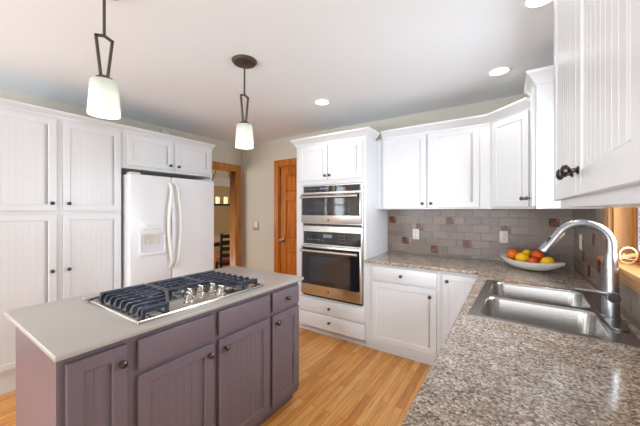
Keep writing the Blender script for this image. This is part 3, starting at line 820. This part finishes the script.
# ---- sink
sk = thing('kitchen_sink', 'stainless double bowl drop in sink in the granite counter', 'sink', ((sxa+sxb)/2+.004, (sya+syb)/2, CT), math.radians(-1.8))
scx, scy = (sxa+sxb)/2, (sya+syb)/2
def rrect(x0, x1, y0, y1, r, n=6):
    P = []
    for cx, cy, a0 in ((x1-r, y1-r, 0), (x0+r, y1-r, 90), (x0+r, y0+r, 180), (x1-r, y0+r, 270)):
        for i in range(n+1):
            a = math.radians(a0+90*i/n); P.append((cx+r*math.cos(a), cy+r*math.sin(a)))
    return P
bowls = [(-.122, .330, 1.540, 1.908), (-.122, .330, 1.948, 2.322)]
bm = bmesh.new()
def loop(P, z):
    vs = [bm.verts.new((px-scx, py-scy, z)) for px, py in P]
    es = [bm.edges.new((vs[i], vs[(i+1) % len(vs)])) for i in range(len(vs))]
    return vs, es
zt = .0045
ov, oe = loop(rrect(sxa, sxb, sya, syb, .022), zt); E_ = list(oe)
for bb in bowls: E_ += loop(rrect(*bb, .055), zt)[1]
bmesh.ops.triangle_fill(bm, use_beauty=True, use_dissolve=False, edges=E_)
lv = [bm.verts.new((v.co.x*1.006, v.co.y*1.004, .0004)) for v in ov]
for i in range(len(ov)): bm.faces.new((ov[i], ov[(i+1) % len(ov)], lv[(i+1) % len(ov)], lv[i]))
bmesh.ops.recalc_face_normals(bm, faces=bm.faces[:])
sm = MB(); sm.bm.free(); sm.bm = bm; rim = sm.build('rim', M['sink'], sk)
for bb in bowls:
    m2 = MB(); b_ = m2.bm; R = []
    for ins, z in ((0, zt), (.003, .001), (.006, -.010), (.014, -.150), (.024, -.175), (.046, -.190)):
        P = rrect(bb[0]+ins, bb[1]-ins, bb[2]+ins, bb[3]-ins, .055)
        R.append([b_.verts.new((px-scx, py-scy, z)) for px, py in P])
    for a, c in zip(R[:-1], R[1:]):
        for i in range(len(a)): b_.faces.new((a[i], a[(i+1) % len(a)], c[(i+1) % len(a)], c[i]))
    b_.faces.new(R[-1])
    bmesh.ops.recalc_face_normals(b_, faces=b_.faces[:])
    for f_ in b_.faces: f_.normal_flip()
    bo = m2.build('bowl', M['sink'], sk, sharp=1.2)
    dx, dy = (bb[0]+bb[1])/2-scx, (bb[2]+bb[3])/2-scy
    MB().lathe([(0, -.1895), (.043, -.1895), (.043, -.187), (.034, -.186), (.030, -.1885), (0, -.1885)], 20, Matrix.Translation((dx, dy, 0))).build('drain', M['chrome'], bo)

# ---- faucet (spout reaches towards -X)
fc = thing('kitchen_faucet', 'tall satin chrome pull down gooseneck faucet at the sink', 'faucet', (.369, 1.800, CT+.0045))
MB().prism(rrect(-.029, .030, -.150, .13, .024), 'z', .0004, .008, bev=.002).build('deck_plate', M['chrome'], fc)
MB().lathe([(0, .008), (.034, .008), (.034, .016), (.030, .020), (.029, .110), (.0275, .125), (.0262, .220), (.0215, .295), (.0205, .30), (0, .30)], 24).build('body', M['chrome'], fc)
pts = [(0, 0, .295), (0, 0, .315)]
cx_, rz_ = -.095, .095
for i in range(1, 17):
    a = math.radians(152*i/16)
    pts.append((cx_+rz_*math.cos(a), 0, .3345+rz_*math.sin(a)))
MB().tube(pts, .0198, 16).build('spout', M['chrome'], fc)
e = Vector(pts[-1]); dr = (e-Vector(pts[-2])).normalized()
h = [e-dr*.002, e+dr*.012, e+dr*.020, e+dr*.060, e+dr*.105, e+dr*.110]
sh = MB().tube(h, [.0198, .0205, .0205, .0225, .0265, .0250], 18).build('spray_head', M['chrome'], fc)
MB().tube([e+dr*.1101, e+dr*.114], [.019, .0185], 18).build('nozzle', M['black'], sh)
MB().box(-.007, .007, -.006, .006, 0, .03, .003, 1, Matrix.Translation(e+dr*.055+Vector((-.016, -.010, 0))) @ Matrix.Rotation(.5, 4, 'Y')).build('spray_button', M['black'], sh)
hd = MB(); hd.tube([(.0, -.018, .108), (.0, -.056, .112)], [.0225, .0225], 18); hd.build('handle_hub', M['chrome'], fc)
lv_ = MB().tube([(-.012, -.036, .118), (-.05, -.036, .124), (-.105, -.030, .126), (-.125, -.028, .126)], [.009, .0075, .0065, .006], 10).build('handle', M['chrome'], fc)
MB().lathe([(0, 0), (.0215, 0), (.0215, .003), (0, .004)], 18, Matrix.Translation((0, -.056, .112)) @ Matrix.Rotation(PI/2, 4, 'X')).build('hub_cap', M['pewter'], fc)

# ---- fruit bowl
FB = (.125, 2.945, CT); FR_ = math.radians(-31)
fb = MB(); bm = fb.bm; L_, Wd, Hh = .243, .108, .100
NU, NV = 28, 10
def bp(u, v, off):
    """u along the length -1..1, v from the keel up to the rim 0..1 on both sides -1..1"""
    half = Wd*(1-abs(u)**2.4)**.75 if abs(u) < 1 else 0
    half = max(half-off*.6, 0.0008)
    bottom = .004+off + (Hh-.02)*abs(u)**2.6
    top = Hh*(.78+.22*abs(u)**2)
    a = abs(v)
    yv = half*math.sin(a*PI/2)**.8*(1 if v >= 0 else -1)
    zv = bottom+(max(top-bottom, .002))*(1-math.cos(a*PI/2))
    return (u*(L_-off*.8), yv, zv)
def sheet(off):
    return [[bm.verts.new(bp(-1+2*i/NU, -1+2*j/NV, off)) for j in range(NV+1)] for i in range(NU+1)]
A, B = sheet(0), sheet(.006)
for G, fl in ((A, 1), (B, 0)):
    for i in range(NU):
        for j in range(NV):
            q_ = (G[i][j], G[i+1][j], G[i+1][j+1], G[i][j+1]); bm.faces.new(q_ if fl else q_[::-1])
for i in range(NU):
    for j in (0, NV):
        try: bm.faces.new((A[i][j], A[i+1][j], B[i+1][j], B[i][j]))
        except ValueError: pass
bmesh.ops.recalc_face_normals(bm, faces=bm.faces[:])
bo = fb.build('fruit_bowl', M['ceramic'], None, sharp=1.0); bo.location = FB; bo.rotation_euler = (0, 0, FR_)
tag(bo, 'long white boat shaped ceramic bowl of fruit in the counter corner', 'bowl')
def fruit(kind, x, yv, z, r, label, mt, rot):
    n = MB()
    if kind == 'orange':
        n.ball((0, 0, 0), r, (1, 1, .95), 24)
    else:
        prof = []
        for i in range(17):
            q = -1+2*i/16; rr = r*max(0, 1-abs(q)**2.2)**.55
            zz = q*r*1.22
            if abs(q) > .95: zz *= 1.06
            prof.append((rr if 0 < i < 16 else 0, zz))
        n.lathe(prof, 24)
    o = n.build(kind, M[mt])
    p = Matrix.Rotation(FR_, 4, 'Z') @ Vector((x, yv, z))
    o.location = (FB[0]+p.x, FB[1]+p.y, FB[2]+p.z); o.rotation_euler = rot
    tag(o, label, kind, 'citrus fruit in the boat shaped bowl')
    st_ = MB().lathe([(0, 0), (.0035, 0), (.003, .002), (0, .003)], 8, Matrix.Translation((0, 0, (r*.95 if kind == 'orange' else r*1.27)-.001))).build('stem_end', M['stem'], o)
    return o
fruit('orange', -.138, .002, .112, .049, 'bright orange at the left end of the fruit bowl', 'orange', (.4, .3, 0))
fruit('lemon', -.040, -.040, .100, .042, 'large yellow lemon at the front, right of the leftmost orange', 'lemon', (1.3, .2, 1.1))
fruit('orange', .036, .040, .124, .046, 'deep orange fruit at the back middle of the bowl', 'orange2', (-.5, .4, 0))
fruit('orange', .048, -.048, .086, .036, 'low orange between the two front lemons', 'orange2', (.2, -.5, 0))
fruit('lemon', .132, -.012, .092, .038, 'yellow lemon at the right end of the fruit bowl', 'lemon', (.3, 1.3, .4))
fruit('lemon', -.054, .052, .130, .032, 'small lemon peeking out at the back of the bowl', 'lemon', (1.4, 0, .3))

# ---- round wooden sign on the sill
sg = thing('wooden_sign', 'round cut out wooden sign reading Home on the window sill', 'sign', (XR+.012, 1.985, WZ0), math.radians(34)-.12)
R_ = .042
MB().lathe([(R_-.006, -.003), (R_, -.003), (R_, .003), (R_-.006, .003), (R_-.006, -.003)], 32, Matrix.Translation((0, 0, R_)) @ Matrix.Rotation(PI/2, 4, 'X'), closed=True).build('ring', M['disc'], sg)
cu = bpy.data.curves.new('lettering', 'FONT'); cu.body = 'Home'; cu.size = .034; cu.extrude = .0025; cu.shear = .35; cu.align_x = 'CENTER'; cu.offset = .0008
tmp = bpy.data.objects.new('tmp', cu); COL.objects.link(tmp)
bpy.context.view_layer.update()
me = bpy.data.meshes.new_from_object(tmp.evaluated_get(bpy.context.evaluated_depsgraph_get()))
bpy.data.objects.remove(tmp)
me.transform(Matrix.Translation((0, 0, R_-.011)) @ Matrix.Rotation(-.18, 4, 'Y') @ Matrix.Rotation(PI/2, 4, 'X'))
me.materials.clear(); me.materials.append(M['disc'])
lo = bpy.data.objects.new('lettering', me); COL.objects.link(lo); lo.parent = sg
ln = MB(); ln.tube([(-.036, 0, R_-.014), (-.01, 0, R_-.016), (.015, 0, R_-.02), (.034, 0, R_-.018)], .0022, 6); ln.build('flourish', M['disc'], sg)

# ---- pendant lamps over the island
def pendant(loc, label, rz):
    t = thing('pendant_lamp', label, 'lamp', loc, rz, 'pendants over the island')
    MB().lathe([(0, 0), (.090, 0), (.090, -.006), (.078, -.020), (.030, -.028), (.010, -.034), (0, -.034)], 28).build('canopy', M['bronze'], t)
    MB().tube([(0, 0, -.03), (0, 0, -.255)], .0065, 10).build('rod', M['bronze'], t)
    f = MB()
    f.bar((0, -.034, -.255), (0, -.014, -.445), .011, .011); f.bar((0, .034, -.255), (0, .014, -.445), .011, .011)
    f.bar((0, -.038, -.262), (0, .002, -.247), .011, .011); f.bar((0, .038, -.262), (0, -.002, -.247), .011, .011); f.box(-.0055, .0055, -.02, .02, -.449, -.438)
    f.build('frame', M['bronze'], t)
    MB().lathe([(0, -.440), (.018, -.442), (.034, -.452), (.038, -.462), (.022, -.466), (.018, -.50), (0, -.50)], 20).build('socket', M['bronze'], t)
    MB().lathe([(.030, -.464), (.050, -.466), (.057, -.474), (.067, -.630), (.0645, -.632), (.062, -.630), (.053, -.478), (.030, -.468)], 32, closed=True).build('shade', M['shade'], t, sharp=1.0)
    MB().lathe([(0, -.50), (.014, -.505), (.028, -.545), (.030, -.565), (.022, -.585), (0, -.593)], 18).build('bulb', M['bulb'], t)
    l = bpy.data.lights.new('bulb_glow', 'POINT'); l.energy = 1.2; l.color = (1, .95, .87); l.shadow_soft_size = .03
    lo_ = bpy.data.objects.new('bulb_glow', l); COL.objects.link(lo_); lo_.parent = t; lo_.location = (0, 0, -.61)
    return t
pendant((-1.623, 1.435, ZC), 'bronze pendant with frosted shade nearer the ovens', 0.0)
pendant((-1.635, .572, ZC), 'bronze pendant with frosted shade over the left end of the island', 0.0)

# ---- recessed downlights
def downlight(x, yv, label):
    t = thing('recessed_light', label, 'light', (x, yv, ZC), 0, 'recessed ceiling lights')
    MB().lathe([(.066, 0), (.090, 0), (.090, -.004), (.084, -.007), (.066, -.006), (.066, 0)], 32, closed=True).build('trim_ring', M['ceiling'], t)
    MB().lathe([(0, -.001), (.066, -.001), (.066, -.003), (0, -.004)], 32).build('lens', M['can'], t)
    l = bpy.data.lights.new('downlight_glow', 'SPOT'); l.energy = 12; l.color = (1, .95, .88); l.shadow_soft_size = .06; l.spot_size = math.radians(130); l.spot_blend = .6
    lo_ = bpy.data.objects.new('downlight_glow', l); COL.objects.link(lo_); lo_.parent = t; lo_.location = (0, 0, -.012)
downlight(-1.591, 2.414, 'round recessed ceiling light in front of the oven cabinet')
downlight(-.085, 2.646, 'round recessed ceiling light in front of the corner cabinet')
downlight(.125, 1.850, 'round recessed ceiling light at the top right edge above the sink')

# ---- dining room things seen through the opening
ch = thing('chandelier', 'black linear chandelier with candle shades in the dining room', 'chandelier', (-5.05, 3.85, ZC), math.radians(52))
MB().lathe([(0, 0), (.07, 0), (.07, -.02), (0, -.03)], 20).build('canopy', M['black'], ch)
zb = -.98
MB().box(-.62, .62, -.028, .028, zb-.018, zb+.018, .004).build('bar', M['black'], ch)
for sgn in (-1, 1): MB().tube([(sgn*.03, 0, -.02), (sgn*.36, 0, zb+.01)], .008, 8).build('rod', M['black'], ch)
for i in range(8):
    x = -.56+i*.16
    MB().lathe([(0, zb+.018), (.045, zb+.018), (.045, zb+.024), (0, zb+.024)], 16, Matrix.Translation((x, 0, 0))).build('cup', M['black'], ch)
    MB().lathe([(0, zb+.024), (.040, zb+.024), (.040, zb+.165), (0, zb+.165)], 16, Matrix.Translation((x, 0, 0))).build('candle_shade', M['candle'], ch)
tb_ = thing('dining_table', 'pale topped dining table with dark legs beyond the doorway', 'table', (-5.75, 4.45, 0), math.radians(0))
MB().box(-.55, .55, -.85, .85, .715, .75, .008, 2).build('tabletop', M['table'], tb_)
MB().box(-.47, .47, -.77, .77, .63, .714).build('apron', M['darkwood'], tb_)
for sx in (-1, 1):
    for sy in (-1, 1): MB().box(sx*.46-.04, sx*.46+.04, sy*.76-.04, sy*.76+.04, 0, .714, .006).build('leg', M['darkwood'], tb_)
def chair(loc, rz, label):
    """back on the -Y side, looks towards +Y"""
    t = thing('dining_chair', label, 'chair', loc, rz, 'dark chairs at the dining table')
    MB().box(-.22, .22, -.20, .22, .44, .485, .012, 2).build('seat', M['seat'], t)
    MB().box(-.205, .205, -.19, .20, .385, .44).build('seat_frame', M['darkwood'], t)
    for sx in (-1, 1):
        MB().prism([(-.215, .0), (-.175, .0), (-.18, .45), (-.235, .99), (-.265, .99), (-.22, .45)], 'x', sx*.205-.02, sx*.205+.02).build('rear_leg', M['darkwood'], t)
        MB().box(sx*.195-.02, sx*.195+.02, .16, .20, 0, .40).build('front_leg', M['darkwood'], t)
    for z in (.58, .70, .82, .93):
        yv = -.205-.055*(z-.45)/.54
        MB().box(-.186, .186, yv-.012, yv+.010, z-.034, z+.034, .004).build('slat', M['darkwood'], t)
    return t
chair((-4.52, 3.62, 0), math.radians(66), 'dark slat back dining chair nearest the doorway casing')
chair((-4.92, 3.12, 0), math.radians(66), 'dark slat back dining chair partly behind the refrigerator')
